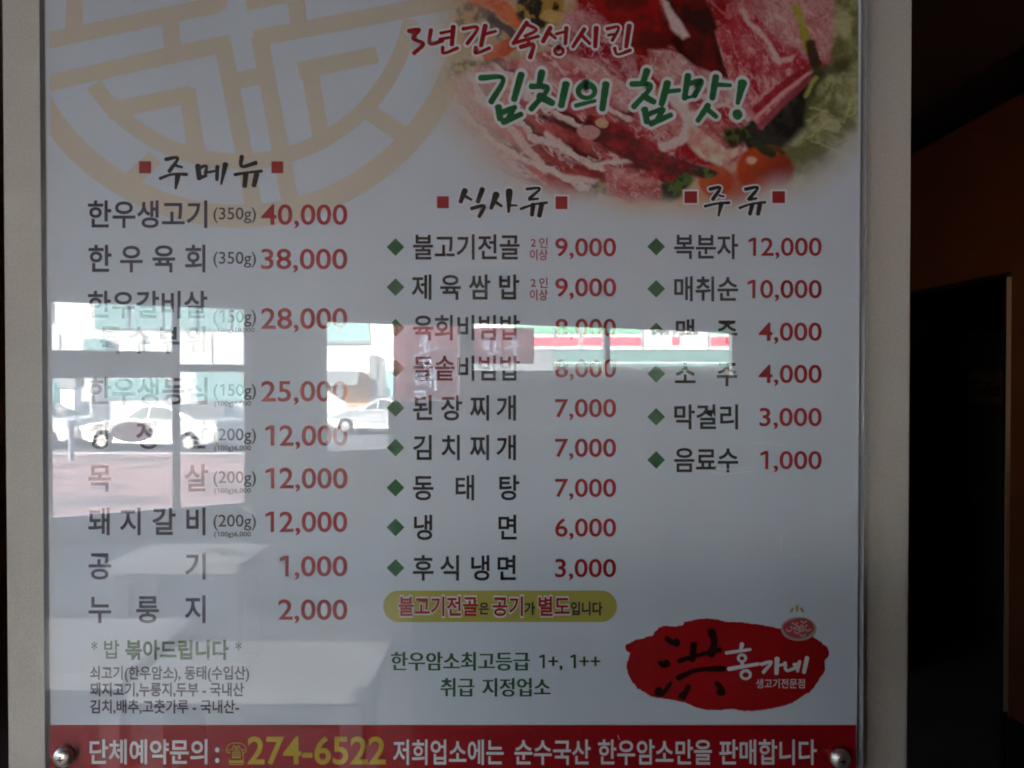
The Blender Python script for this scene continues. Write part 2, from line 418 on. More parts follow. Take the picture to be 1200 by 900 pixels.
def lmask(pts, wd, soft=2.0, warp=.6):
    x = X + (WX - X) * warp; y = Y + (WY - Y) * warp
    d = np.full(X.shape, 1e9)
    for (x0, y0), (x1, y1) in zip(pts[:-1], pts[1:]):
        ex, ey = x1 - x0, y1 - y0; t = np.clip(((x - x0) * ex + (y - y0) * ey) / (ex * ex + ey * ey), 0, 1)
        d = np.minimum(d, np.hypot(x - x0 - t * ex, y - y0 - t * ey))
    return 1 - sm(wd / 2 - soft, wd / 2 + soft, d)
def emask(cx, cy, rx, ry, soft=.12, warp=.5):
    x = X + (WX - X) * warp; y = Y + (WY - Y) * warp
    return 1 - sm(1 - soft, 1 + soft, np.hypot((x - cx) / rx, (y - cy) / ry))
G = np.zeros(X.shape + (3,))
def C3(r, g, b): return np.array(lin((r / 255, g / 255, b / 255)))
def lay(mask, col, amount=1.0):
    global G
    k = (mask * amount)[..., None]; G = G * (1 - k) + np.asarray(col) * k
def mixc(t, a, b): return np.asarray(a) * (1 - t[..., None]) + np.asarray(b) * t[..., None]
FAT, PINK, MEAT, DEEP, DARK = C3(232, 208, 205), C3(214, 128, 130), C3(172, 58, 62), C3(128, 14, 20), C3(52, 10, 14)
def marble(seed, sc, lo, hi, ang=0.0, stretch=2.0, a=MEAT, b=FAT):
    ca, sa = math.cos(R(ang)), math.sin(R(ang)); u = (WX * ca + WY * sa) / stretch; v = -WX * sa + WY * ca
    base = fbm(u, v, sc * 1.3, seed + 11); soft = mixc(sm(lo - .25, hi, base) * .62, a, b)
    rid = 1 - np.abs(2 * fbm(u, v, sc * .8, seed, 4) - 1) * 2.2
    vein = sm(.70, .97, rid) * sm(.34, .55, fbm(X, Y, sc * 1.5, seed + 21))
    soft = mixc(vein * .75, soft, b)
    speck = sm(.60, .74, fbm(X, Y, 3.2, seed + 31, 3)); soft = mixc(speck * .35, soft, b)
    return mixc(sm(.58, .75, fbm(X, Y, 4.5, seed + 41, 3)) * .4, soft, np.asarray(a) * .55)
G[:] = C3(205, 180, 150)
lay(np.ones_like(X), mixc(fbm(X, Y, 14, 77), C3(160, 125, 95), C3(225, 205, 178)), .8)
# grain heap and vegetables at the upper left
lay(emask(545, 105, 50, 34), mixc(sm(.35, .65, fbm(X, Y, 5, 21, 3)), C3(95, 78, 50), C3(190, 172, 128)))
lay(emask(560, 25, 44, 26, .3), mixc(sm(.4, .6, fbm(X, Y, 9, 23, 3)), C3(70, 42, 42), C3(196, 158, 120)), .8)
lay(lmask([(556, -6), (585, 8), (612, 26)], 17), mixc(sm(.3, .7, fbm(X, Y, 10, 25)), C3(196, 92, 55), C3(226, 128, 88)))
lay(lmask([(575, 66), (592, 55), (612, 44)], 17), mixc(sm(.3, .7, fbm(X, Y, 10, 26)), C3(190, 84, 48), C3(222, 120, 80)))
lay(lmask([(575, 22), (596, 34), (604, 42)], 10), C3(62, 36, 40), .9)
lay(lmask([(566, 78), (588, 70)], 9), C3(70, 44, 44), .8)
lay(emask(632, 8, 28, 26), mixc(sm(.4, .62, fbm(X, Y, 10, 27, 3)), C3(44, 36, 24), C3(170, 138, 84)))
lay(emask(645, 20, 14, 7), C3(205, 175, 120), .8)
# back meat
lay(pmask([(640, 40), (700, 30), (860, 60), (880, 110), (880, 190), (760, 200), (640, 120)], 5, 1.2), marble(101, 18, .4, .72, 30, 2, C3(150, 44, 50), FAT))
lay(pmask([(735, 96), (780, 88), (800, 100), (860, 92), (876, 112), (850, 124), (790, 116), (745, 118)], 4, 1.2), mixc(sm(.3, .7, fbm(WX, WY, 9, 103)), C3(232, 206, 202), C3(196, 128, 126)))
lay(pmask([(690, -150), (1010, -150), (1010, 60), (960, 80), (860, 60), (780, 100), (690, 100), (660, 70), (672, 30)], 6, 1.2), marble(31, 26, .60, .95, 20, 2, C3(150, 40, 44), PINK))
lay(pmask([(690, -150), (780, -150), (775, 10), (790, 50), (760, 70), (735, 55), (715, 25), (697, 12)]), mixc(sm(.3, .75, fbm(X, Y, 16, 33)), C3(96, 8, 12), C3(158, 20, 26)))
lay(pmask([(660, 20), (690, 5), (720, 30), (742, 60), (748, 92), (715, 96), (690, 80), (668, 60)]), marble(35, 12, .50, .80, 35, 2, C3(150, 40, 52), C3(222, 178, 182)))
lay(pmask([(775, -60), (800, -60), (842, 30), (880, 95), (850, 92), (800, 70), (780, 40)]), mixc(sm(.35, .7, fbm(X, Y, 18, 36)), C3(52, 6, 10), C3(112, 12, 18)))
lay(pmask([(776, -4), (784, 2), (808, 44), (800, 46), (786, 34)]), FAT, .9)
lay(pmask([(758, 58), (790, 60), (830, 88), (812, 104), (775, 96), (762, 84)]), marble(37, 12, .45, .8, 30, 2, C3(168, 60, 64), FAT))
# slices on the left, running down to the right
u = (WX - 560) * .80 + (WY - 110) * .60; v = -(WX - 560) * .60 + (WY - 110) * .80
stripe = (v + 70 + .0012 * (u - 40) ** 2 + (fbm(WX, WY, 40, 41) - .5) * 22) / 33.0
ph = stripe - np.floor(stripe)
mt_ = mixc(sm(.3, .7, fbm(u / 2.5, v, 9, 42)), C3(150, 62, 64), C3(196, 108, 104))
sl = mixc(sm(.13, .24, ph + (fbm(u, v, 12, 46) - .5) * .22), FAT, mt_); sl = mixc(sm(.74, .90, ph), sl, C3(96, 30, 34)); sl = mixc(sm(.965, .995, ph), sl, FAT)
sl = mixc(sm(.74, .95, 1 - np.abs(2 * fbm(u / 3.2, v, 11, 43) - 1) * 2.2) * sm(.35, .6, fbm(X, Y, 26, 47)) * .8, sl, FAT)
sl = mixc(sm(.56, .72, fbm(X, Y, 4, 44, 3)) * .35, sl, C3(120, 40, 44)); sl = mixc(sm(650, 545, X - (Y - 150) * .35) * .72, sl, C3(226, 196, 184))
lay(pmask([(520, 100), (560, 78), (600, 68), (690, 80), (770, 150), (800, 215), (780, 252), (700, 250), (600, 238), (560, 205), (530, 160)], 6), sl)
lay(pmask([(610, 66), (650, 58), (700, 74), (765, 120), (735, 130), (690, 115), (640, 100), (600, 90)]), marble(45, 16, .45, .78, 35, 2.5, C3(172, 60, 66), FAT))
for pts, wd, c, am in (([(632, 135), (665, 150), (700, 162), (735, 182)], 7, C3(48, 18, 20), .75), ([(560, 112), (590, 140), (620, 175), (640, 200)], 9, FAT, .8), ([(688, 194), (712, 192), (742, 190)], 5, FAT, .9),
                   ([(632, 192), (660, 208), (698, 214)], 6, FAT, .9), ([(640, 158), (668, 178)], 8, FAT, .85), ([(700, 162), (745, 190), (770, 204)], 8, C3(60, 12, 18), .7), ([(665, 190), (700, 205), (715, 214)], 6, C3(120, 40, 44), .7)):
    lay(lmask(pts, wd), c, am)
lay(pmask([(690, 132), (740, 150), (785, 168), (812, 205), (790, 220), (745, 196), (715, 175), (682, 150)]), mixc(sm(.35, .7, fbm(X, Y, 10, 46)), C3(92, 16, 24), C3(160, 50, 56)))
lay(emask(690, 155, 13, 8), C3(216, 168, 166), .8); lay(emask(705, 143, 8, 6), C3(220, 190, 160), .8)
# the chop in the middle with its white bone
lay(pmask([(745, 132), (790, 112), (860, 128), (878, 150), (868, 185), (845, 202), (800, 195), (760, 178), (735, 152)]), marble(47, 14, .55, .85, 30, 2, C3(166, 46, 54), C3(226, 190, 188)))
lay(lmask([(793, 108), (806, 140), (800, 165), (776, 172)], 13, 2.5, 1.3), FAT, .92); lay(lmask([(806, 138), (828, 128), (852, 122)], 6), FAT, .8)
lay(pmask([(824, 140), (842, 138), (872, 164), (868, 172), (846, 168)]), marble(95, 9, .5, .9, 35, 2, C3(160, 36, 46), C3(220, 160, 158)), .95)
lay(pmask([(806, 142), (818, 150), (850, 176), (868, 172), (868, 182), (846, 194), (822, 186), (806, 168)]), mixc(sm(.3, .7, fbm(X, Y, 12, 48)), C3(236, 214, 196), C3(214, 160, 150)))
lay(lmask([(728, 160), (765, 184), (812, 200), (836, 206)], 17, 3), mixc(sm(.3, .7, fbm(X, Y, 7, 98)), C3(84, 10, 20), C3(140, 30, 42)), .92)
# big steak on the right
stk = [(838, 36), (868, 14), (884, 16), (905, 40), (956, 74), (944, 92), (893, 152), (876, 134), (858, 104), (846, 70)]
lay(pmask([(858, 14), (900, -150), (985, -150), (985, 30), (968, 80), (930, 90), (890, 50)]), marble(49, 20, .38, .78, 70, 2, C3(176, 80, 88), C3(226, 190, 188)))
lay(pmask([(866, 152), (930, 96), (955, 74), (975, 95), (962, 140), (925, 175), (880, 185)]), mixc(sm(.4, .7, fbm(X, Y, 16, 50)), C3(22, 20, 18), C3(52, 50, 42)))
lay(pmask(stk, 1.8, .25), marble(51, 16, .50, .86, 62, 2.4, C3(178, 52, 66), C3(226, 180, 180)))
lay(lmask([(872, 16), (890, 34), (900, 58), (912, 72), (930, 72)], 6, 2.5, 1.3), FAT, .75)
lay(lmask([(886, 128), (912, 104), (952, 78)], 9, 1.5, .2), C3(158, 40, 54), .9); lay(lmask([(886, 138), (916, 110), (952, 84)], 4, 1.2, .2), C3(232, 172, 168), .9)
lay(lmask([(891, 148), (920, 118), (950, 92)], 8, 1.5, .2), C3(150, 66, 76), .9)
# lettuce
lay(pmask([(985, -150), (1010, -150), (1010, 262), (960, 250), (925, 222), (915, 180), (945, 150), (948, 118), (972, 80), (978, 20)], 7), mixc(sm(.3, .7, fbm(WX, WY, 18, 53)), C3(118, 118, 78), C3(182, 180, 142)))
lay(lmask([(934, 8), (942, 36), (947, 56)], 10), C3(172, 172, 72), .8); lay(lmask([(950, 52), (956, 74)], 12), C3(46, 38, 26), .9)
lay(lmask([(958, 84), (990, 78)], 16, 6), C3(80, 78, 52), .85); lay(lmask([(944, 112), (956, 92)], 4), C3(190, 192, 120), .8)
for q in range(26):
    x0, y0 = 945 + 55 * rng.random(), 120 + 110 * rng.random(); a = rng.uniform(-1.2, .6); l = rng.uniform(15, 40)
    lay(lmask([(x0, y0), (x0 + l * math.cos(a), y0 + l * math.sin(a))], 2.4, 1.2, 1.), C3(196, 194, 140) if q % 3 else C3(92, 98, 52), .6)
# tomatoes, herbs
lay(emask(800, 255, 90, 30, .3), C3(214, 150, 112), .8); lay(emask(715, 250, 40, 24, .4), C3(212, 140, 104), .7)
lay(emask(838, 212, 20, 18), C3(192, 100, 72)); lay(emask(897, 198, 33, 27), mixc(sm(-20, 30, X - 890 + (Y - 190)), C3(190, 84, 58), C3(146, 58, 42)))
lay(emask(868, 222, 40, 20, .3), C3(180, 74, 54), .8); lay(emask(881, 189, 5, 4, .5), C3(244, 200, 180), .9)
lay(lmask([(888, 168), (896, 178), (903, 182)], 10), C3(50, 58, 34)); lay(lmask([(882, 168), (920, 180)], 5), C3(58, 66, 36), .8)
for c in ((862, 160, 16, 13), (826, 203, 13, 6), (780, 222, 22, 12), (800, 214, 14, 8)):
    lay(emask(*c, .3, 1.), mixc(sm(.4, .62, fbm(X, Y, 6, 61, 3)), C3(28, 34, 20), C3(84, 104, 52)), .95)
lay(lmask([(690, 232), (702, 218), (708, 222)], 12), mixc(sm(.3, .7, fbm(X, Y, 6, 62)), C3(80, 72, 48), C3(176, 160, 110)), .9)
lay(pmask([(708, 196), (770, 200), (775, 232), (735, 236), (712, 226)]), marble(63, 10, .55, .85, 30, 2, C3(178, 66, 66), C3(230, 190, 186)), .9)
# fine grain of the printed photograph
G *= (.78 + .44 * fbm(X, Y, 2.6, 71, 3))[..., None]
lum = G @ np.array((.3, .55, .15)); G = np.clip((lum[..., None] + (G - lum[..., None]) * 1.22) * 1.08, .004, .8)
# fade into the paper
pc = np.zeros(G.shape); pc[:] = (.645, .715, .81)
rq = np.hypot(X - 280, Y + 16); cm = ((rq > 256) & (rq < 283)).astype(float)
dl_ = (Y - 45) * .98 + (X - 298) * .187; cm = np.maximum(cm, ((np.abs(dl_) < 10) & (rq < 270)).astype(float))
pc = pc * (1 - cm[..., None]) + np.array((.66, .60, .50)) * cm[..., None]
fade = sm(478, 545, X + (fbm(X, Y, 40, 81) - .5) * 40 - .0 * Y)
ell = np.hypot((X - 778) / 285, np.maximum(Y - 75, 0) / 200)
fade = np.minimum(fade * .75 + .25 * sm(500, 640, X), 1 - sm(.76, 1.06, ell + (fbm(X, Y, 50, 83) - .5) * .12))
fade = fade * (1 - .90 * sm(212, 272, Y + (fbm(X, Y, 50, 85) - .5) * 30 - np.clip((X - 760) * .05, -8, 8)))
G = mixc((1 - sm(.35, .97, fade)) * .75, G * .92, C3(214, 196, 166))
G = pc * (1 - fade[..., None]) + G * fade[..., None]
yl = layer()
h_, w_ = X.shape
Pv = [B(x, y, yl) for x, y in zip(X.ravel(), Y.ravel())]
fc = [(j * w_ + i, (j + 1) * w_ + i, (j + 1) * w_ + i + 1, j * w_ + i + 1) for j in range(h_ - 1) for i in range(w_ - 1) if fade[j:j + 2, i:i + 2].max() > .004]
me = bpy.data.meshes.new('meat_picture'); me.from_pydata(Pv, [], fc); me.update()
ca_ = me.color_attributes.new('print', 'FLOAT_COLOR', 'POINT')
ca_.data.foreach_set('color', np.concatenate([G.reshape(-1, 3), np.ones((G.shape[0] * G.shape[1], 1))], 1).astype(np.float32).ravel())
mm = mat('printed_photograph', (.5, .2, .2), rough=.9, spec=0)
an = mm.node_tree.nodes.new('ShaderNodeVertexColor'); an.layer_name = 'print'
mm.node_tree.links.new(an.outputs[0], mm.node_tree.nodes['Principled BSDF'].inputs['Base Color'])
bm = bmesh.new(); bm.from_mesh(me); bmesh.ops.delete(bm, geom=[v for v in bm.verts if not v.link_faces], context='VERTS'); bm.to_mesh(me); bm.free()
link('meat_picture', me, mm, sheet)
level_at(.00030)

# ---- slogans and section headings in brush lettering
b1 = (Brush(465, 10, 4, 1.35).s_([(55,105),(105,100),(75,140),(125,165),(80,210)],15)
  .s_([(160,100),(155,165),(215,150)],15).s_([(205,115),(255,105)],11).s_([(200,145),(250,135)],11).s_([(265,85),(258,170)],17).s_([(215,180),(220,210),(285,185)],13)
  .s_([(310,95),(380,90),(330,165)],14).s_([(415,80),(395,175)],17).s_([(405,122),(465,106)],12).s_([(370,180),(370,210),(435,185)],13)
  .s_([(610,65),(545,165)],15).s_([(610,75),(655,100),(600,130)],13).s_([(555,160),(665,130)],13).s_([(620,145),(610,175)],11).s_([(580,180),(640,168),(625,230)],17)
  .s_([(720,90),(685,155)],17).s_([(715,115),(745,140)],12).s_([(745,120),(790,108)],11).s_([(795,90),(790,165)],15).ring(760,200,20,17,13)
  .s_([(880,95),(825,180)],15).s_([(866,125),(905,165)],13).s_([(935,90),(930,180)],17)
  .s_([(985,95),(1040,88),(1010,150)],13).s_([(990,125),(1030,118)],10).s_([(1090,80),(1075,180)],17).s_([(1020,185),(1035,215),(1095,195)],13))
b2 = (Brush(550, 70, 3.53, 1.1).s_([(45,75),(140,78),(90,175)],23).s_([(215,60),(185,165)],26).s_([(120,195),(128,245)],26).s_([(125,222),(190,196)],22).s_([(140,258),(215,225)],24).s_([(182,200),(158,252)],22)
  .s_([(300,50),(290,100)],26).s_([(255,110),(325,118),(255,205)],23).s_([(290,150),(345,180)],28).s_([(400,100),(380,190)],28)
  .ring(485,130,34,28,23).s_([(440,190),(520,170)],16).s_([(565,100),(550,205)],26)
  .s_([(735,45),(720,90)],26).s_([(670,100),(752,108),(680,195)],22).s_([(720,150),(765,175)],25).s_([(820,95),(795,185)],26).s_([(815,132),(870,126)],18)
  .s_([(725,205),(735,258)],26).s_([(735,228),(800,202)],20).s_([(750,265),(835,228)],23).s_([(802,205),(772,256)],20)
  .s_([(905,65),(890,160)],24).s_([(905,100),(962,88),(930,150)],21).s_([(895,158),(940,148)],13).s_([(1020,70),(1005,160)],26).s_([(1010,102),(1080,106)],17)
  .s_([(988,188),(945,252)],22).s_([(985,205),(1022,236)],20).s_([(1130,95),(1110,180)],34,18).s_([(1106,228),(1114,224)],40))
halo = white_ink
for nm, bb, m_, g in (('slogan_lettering', b1, ink('slogan_red_ink', (.36, .008, .012)), 2.4), ('slogan_lettering', b2, slogan_green, 3.4)):
    level_at(.00030); bb.build('lettering_outline', halo, sheet, grow=g, rag=.3)
    level_at(.00046); bb.build(nm, m_, sheet)
hz = {'h1': (Brush(150, 170, 6).s_([(265,100),(350,92),(290,185)],20).s_([(330,142),(380,156)],14).s_([(225,235),(310,206),(415,206)],17).s_([(350,215),(335,305)],28,14)
      .s_([(490,145),(502,235)],26).s_([(500,162),(550,147),(545,200)],18).s_([(495,235),(550,215)],18).s_([(560,192),(610,182)],13).s_([(628,150),(625,245)],20).s_([(685,135),(655,275)],26,12)
      .s_([(800,80),(800,150),(900,125)],22).s_([(750,208),(850,192),(940,183)],17).s_([(828,205),(820,290)],26).s_([(905,205),(885,285)],26), [(163,177,189,203),(318,332,189,203)]),
      'h2': (Brush(500, 205, 6.667).s_([(300,120),(265,210)],32,26).s_([(305,168),(350,194)],16).s_([(435,110),(400,210)],27).s_([(350,262),(450,242),(410,325)],22)
      .s_([(545,150),(503,262)],36,22).s_([(540,212),(585,244)],17).s_([(645,125),(640,290)],38,16).s_([(650,238),(705,238)],12)
      .s_([(780,110),(885,106),(800,185)],17).s_([(800,192),(870,186)],15).s_([(735,265),(840,230),(940,216)],16).s_([(832,230),(822,315)],25).s_([(900,225),(880,320)],28), [(512,526,230,244),(651,665,230,245)]),
      'h3': (Brush(780, 205, 7.5).s_([(390,125),(480,112),(415,215)],24).s_([(470,180),(515,190)],13).s_([(345,275),(450,252),(560,244)],19).s_([(490,250),(465,360)],31,15)
      .s_([(700,125),(810,112),(730,215)],23).s_([(735,217),(800,206)],17).s_([(650,290),(750,256),(875,240)],18).s_([(762,260),(740,345)],27).s_([(830,255),(812,345)],29), [(802,817,224,238),(905,920,224,238)])}
for k, (bb, sqs) in hz.items():
    level_at(.00030)
    if k != 'h1': bb.build('lettering_outline', white_ink, sheet, grow=1.8, rag=.2)
    level_at(.00046); bb.build('section_heading', black, sheet)
    for j, (a, b, c, d) in enumerate(sqs):
        level_at(.00030)
        if k == 'h3' or (k == 'h2' and j): flat('square_outline', [[(a - 2, c - 2), (b + 2, c - 2), (b + 2, d + 2), (a - 2, d + 2)]], white_ink, sheet)
        level_at(.00038); flat('heading_square', [[(a, c), (b, c), (b, d), (a, d)]], red, sheet)

level_at(.00030)
# ---- menu rows (dish name > price, portion note, bullet as its siblings on the sheet)
def price(t, x0, x1, yt, yb): Letters().fit(t, x0, x1, yt, yb, off=.013).build('price', red, sheet)
OFF = .020
c1 = [(251, '한우생고기', None, '350g', 0, '40,000', 306), (303, None, [('한',117),('우',154),('육',192),('회',230)], '350g', 0, '38,000', 306), (357, '한우갈비살', None, None, 0, None, 0),
      (398, None, [('특',130),('수',163),('부',197),('위',230)], None, 0, None, 0), (458, '한우생등심', None, '150g', 1, '25,000', 306), (510, None, [('항',117),('정',173),('살',230)], '200g', 1, '12,000', 311),
      (560, None, [('목',117),('살',230)], '200g', 1, '12,000', 311), (611, None, [('돼',117),('지',154),('갈',192),('비',230)], '200g', 1, '12,000', 311),
      (663, None, [('공',117),('기',230)], None, 0, '1,000', 328), (714, None, [('누',117),('룽',173),('지',230)], None, 0, '2,000', 326)]
for yc, run, syl, note, small, pr, x0 in c1:
    L = Letters()
    if run: L.han(run, 103, 243, yc, 31, OFF)
    else: L.syl(syl, yc, 28.5, 31, OFF)
    L.build('dish_name', navy, sheet)
    if note:
        L = Letters().fit('(%s)' % note, 250, 300, yc - 8, yc + 6, off=.008)
        if small: L.fit('(100g)6,000', 251, 294, yc + 12, yc + 17.5, off=.012)
        L.build('portion_note', grey_ink, sheet)
    if pr: price(pr, x0, 407, yc - 11.5, yc + 12)
L = Letters().fit('(150g)', 250, 300, 363, 378, off=.008).fit('(100g)18,000', 251, 298, 384, 389, off=.0); L.build('portion_note', grey_ink, sheet)
price('28,000', 306, 407, 361, 385)
c2 = [(289.5, '불고기전골', None, '9,000'), (336.5, None, [('제',495),('육',528),('쌈',562),('밥',596)], '9,000'), (384, '육회비빔밥', None, '8,000'), (431.5, '돌솥비빔밥', None, '8,000'),
      (478, None, [('된',496),('장',529),('찌',563),('개',594)], '7,000'), (524.5, None, [('김',496),('치',529),('찌',563),('개',594)], '7,000'), (571.5, None, [('동',496),('태',545),('탕',596)], '7,000'),
      (618, None, [('냉',496),('면',595)], '6,000'), (665.5, None, [('후',496),('식',528),('냉',563),('면',594)], '3,000')]
def diamond(cx, cy, r=10.5): flat('bullet', [[(cx - r, cy), (cx, cy - r), (cx + r, cy), (cx, cy + r)]], green, sheet)
for i, (yc, run, syl, pr) in enumerate(c2):
    L = Letters()
    if run: L.han(run, 484, 609, yc, 28.5, OFF)
    else: L.syl(syl, yc, 26, 28.5, OFF)
    L.build('dish_name', black, sheet); diamond(463.5, yc); price(pr, 650.5, 722, yc - 10.5, yc + 10.5)
    if i < 2:
        L = Letters().fit('2', 622, 628, yc - 9.5, yc - .5, off=.015).syl([('인', 637)], yc - 5, 12, 12, .018).han('이상', 621, 642, yc + 9, 12.5, .018); L.build('portion_note', red, sheet)
c3 = [(289, '복분자', None, '12,000', 877), (338.5, '매취순', None, '10,000', 876), (388.5, None, [('맥',803),('주',852)], '4,000', 889), (438, None, [('소',803),('주',852)], '4,000', 889), (488.5, '막걸리', None, '3,000', 890), (539, '음료수', None, '1,000', 891)]
for yc, run, syl, pr, x0 in c3:
    L = Letters()
    if run: L.han(run, 790, 865, yc, 28, OFF)
    else: L.syl(syl, yc, 26, 28, OFF)
    L.build('dish_name', grey_ink if run in ('복분자', '매취순') else black, sheet); diamond(769, yc); price(pr, x0, 963, yc - 10.5, yc + 10.5)
# notice pill
pill = [(467.5 + 18.5 * math.cos(R(a)), 710.5 + 18.5 * math.sin(R(a))) for a in range(90, 271, 10)] + [(704.5 + 18.5 * math.cos(R(a)), 710.5 + 18.5 * math.sin(R(a))) for a in range(-90, 91, 10)]
np_ = flat('notice_pill', [pill], pill_ink, sheet)
level_at(.00034)
for (t, a, b) in (('불고기전골', 467, 560), ('공기', 577, 613), ('별도', 631, 668)):
    Letters().han(t, a - .8, b + .8, 710.5, 24, .06).build('lettering_outline', white_ink, sheet)
level_at(.00038)
L = Letters().han('불고기전골', 467, 560, 710.5, 22, .026).han('공기', 577, 613, 710.5, 22, .026).han('별도', 631, 668, 710.5, 22, .026); L.build('notice_lettering', red, sheet)
L = Letters().han('은', 561.5, 573, 713, 14, .026).han('가', 614.5, 627, 713, 14, .026).han('입니다', 669, 706, 713, 15, .028); L.build('notice_lettering', navy, sheet)
# serif notice: upright strokes heavier than the level ones
for t, a, b, yc in (('한우암소최고등급', 458, 621, 775), ('취급', 516, 556, 805.5), ('지정업소', 565, 645, 805.5)):
    L = Letters()
    for dx in (0, .55, 1.1):
        L.y = layer(4e-6); L.han(t, a + dx, b - 1.1 + dx, yc, 21.5, .006)
    L.build('grade_notice', serif_green, sheet)
L = Letters()
for dx in (0, .5): L.y = layer(4e-6); L.fit('1+, 1++', 632 + dx, 703 + dx, 767, 783, off=.006)
L.build('grade_notice', serif_green, sheet)
L = Letters().fit('*', 107, 114, 752, 768, .01).han('밥', 122, 140, 761, 21.5, .012).fit('*', 276, 283, 752, 768, .01); L.build('rice_notice', green, sheet)
Letters().han('볶아드립니다', 147, 268, 761.5, 22, .03).build('rice_notice', green, sheet)
L = Letters(); L.han('쇠고기(한우암소), 동태(수입산)', 105.5, 292, 788.5, 15.5, .022); L.han('돼지고기,누룽지,두부 - 국내산', 105.5, 286, 808, 15.5, .026); L.han('김치,배추,고춧가루 - 국내산-', 105.5, 280, 828, 15.5, .022)
L.build('origin_notice', navy, sheet)
# footer band
level_at(.00030)
fx0, fx1 = 57.8, 1003.3
flat('footer_band', [[(fx0, 849.5), (fx1, 849.5), (fx1, 911), (fx0, 911)]], band_red, sheet)
level_at(.00036)
Letters().han('단체예약문의', 105, 243, 881, 28, .02).fit(':', 252, 257, 868, 893, .02).build('footer_lettering', white_ink, sheet)
Letters().han('저희업소에는', 460.5, 590, 881.5, 28.5, .016).han('순수국산', 603, 692, 881.5, 28.5, .016).han('한우암소만을', 701, 834, 881.5, 28.5, .016).han('판매합니다', 843, 957, 881.5, 28.5, .016).build('footer_lettering', white_ink, sheet)
Letters().fit('☎', 265, 289, 874, 892, .0).fit('274-6522', 290, 452, 863.5, 895, .018).build('phone_number', yellow_ink, sheet)
# shop badge
level_at(.00030)
bp = [(60,300),(110,280),(160,265),(215,250),(218,232),(235,212),(270,200),(320,204),(370,195),(378,178),(430,168),(500,160),(560,166),(600,178),(660,180),(730,186),(800,195),(880,212),(960,222),(1050,245),(1110,282),(1148,310),(1162,350),(1150,380),(1130,402),(1138,440),(1120,470),(1110,495),(1085,520),(1062,558),(1020,580),(960,620),(870,645),(780,660),(700,662),(640,650),(570,656),(500,655),(440,640),(380,615),(300,598),(220,590),(170,568),(130,540),(95,500),(75,460),(62,420),(72,385),(88,355),(62,330)]
rag_ = random.Random(5); bq = []
for (a0, b0), (a1, b1) in zip(bp, bp[1:] + bp[:1]):
    nn_ = max(2, int(math.hypot(a1 - a0, b1 - b0) / 9))
    for i in range(nn_):
        t = i / nn_; j = rag_.uniform(-1, 1) * (4.5 if a0 < 260 or a0 > 1060 else 2.4); ll_ = math.hypot(a1 - a0, b1 - b0)
        bq.append((720 + (a0 + (a1 - a0) * t - (b1 - b0) / ll_ * j) / 4.615, 690 + (b0 + (b1 - b0) * t + (a1 - a0) / ll_ * j) / 4.615))
badge = flat('shop_badge', [bq], logo_red, sheet)
level_at(.00036)
(Brush(720, 690, 4.615).s_([(284,268),(312,290),(338,290)],20,34).s_([(245,398),(266,416),(286,402)],16,30).s_([(236,556),(262,566),(306,508)],38,14).s_([(430,300),(422,385)],24).s_([(350,390),(460,358),(572,330)],19).s_([(525,232),(540,290),(522,355)],32)
 .s_([(345,482),(450,440),(592,432)],22).s_([(402,526),(388,556),(366,584)],20,32).s_([(550,508),(576,536),(578,560)],18,38)).build('badge_character', ink('badge_black_ink', (.03, .006, .006)), sheet)
level_at(.00042)
(Brush(720, 690, 4.615).s_([(690,298),(685,325)],15).s_([(605,347),(735,328)],12).ring(690,375,20,18,11).s_([(692,398),(692,420)],12).s_([(618,434),(780,406)],14).ring(710,465,25,22,12)
 .s_([(795,408),(850,396),(805,452)],13).s_([(880,378),(876,458)],17).s_([(880,416),(912,410)],10).s_([(922,400),(932,442),(985,425)],14).s_([(970,410),(1002,405)],10).s_([(1002,393),(990,447)],12).s_([(1042,373),(1025,452)],16)).build('badge_lettering', white_ink, sheet)
Letters().han('생고기전문점', 886, 943, 801, 11, .004).build('badge_lettering', white_ink, sheet)
pl = flat('meat_plate', [[(936 + 21 * math.cos(R(a)), 737 + 14 * math.sin(R(a))) for a in range(0, 360, 12)]], ink('plate_ink', (.42, .36, .34)), sheet)
level_at(.00048); flat('meat_slices', [[(936 + 18.5 * math.cos(R(a)), 736 + 11.5 * math.sin(R(a)) + math.sin(a) * .8) for a in range(0, 360, 12)]], ink('slice_ink', (.45, .07, .08)), sheet)
level_at(.00054); bb = Brush(0, 0, 1)
for q in range(12):
    a = q * 2.4; r = 2 + q * 1.15; x, y = 936 + r * math.cos(a), 736 + r * .6 * math.sin(a); bb.s_([(x - 3, y - 1), (x, y + 1.2), (x + 3.2, y - .8)], 1.3)
bb.build('meat_slices', ink('slice_fat_ink', (.60, .38, .36)), sheet)
Brush(0, 0, 1).s_([(929, 713), (927, 717)], 1.8).s_([(934, 710), (934, 716)], 2.).s_([(939, 713), (941, 717)], 1.8).build('steam_mark', ink('steam_ink', (.5, .36, .10)), sheet)

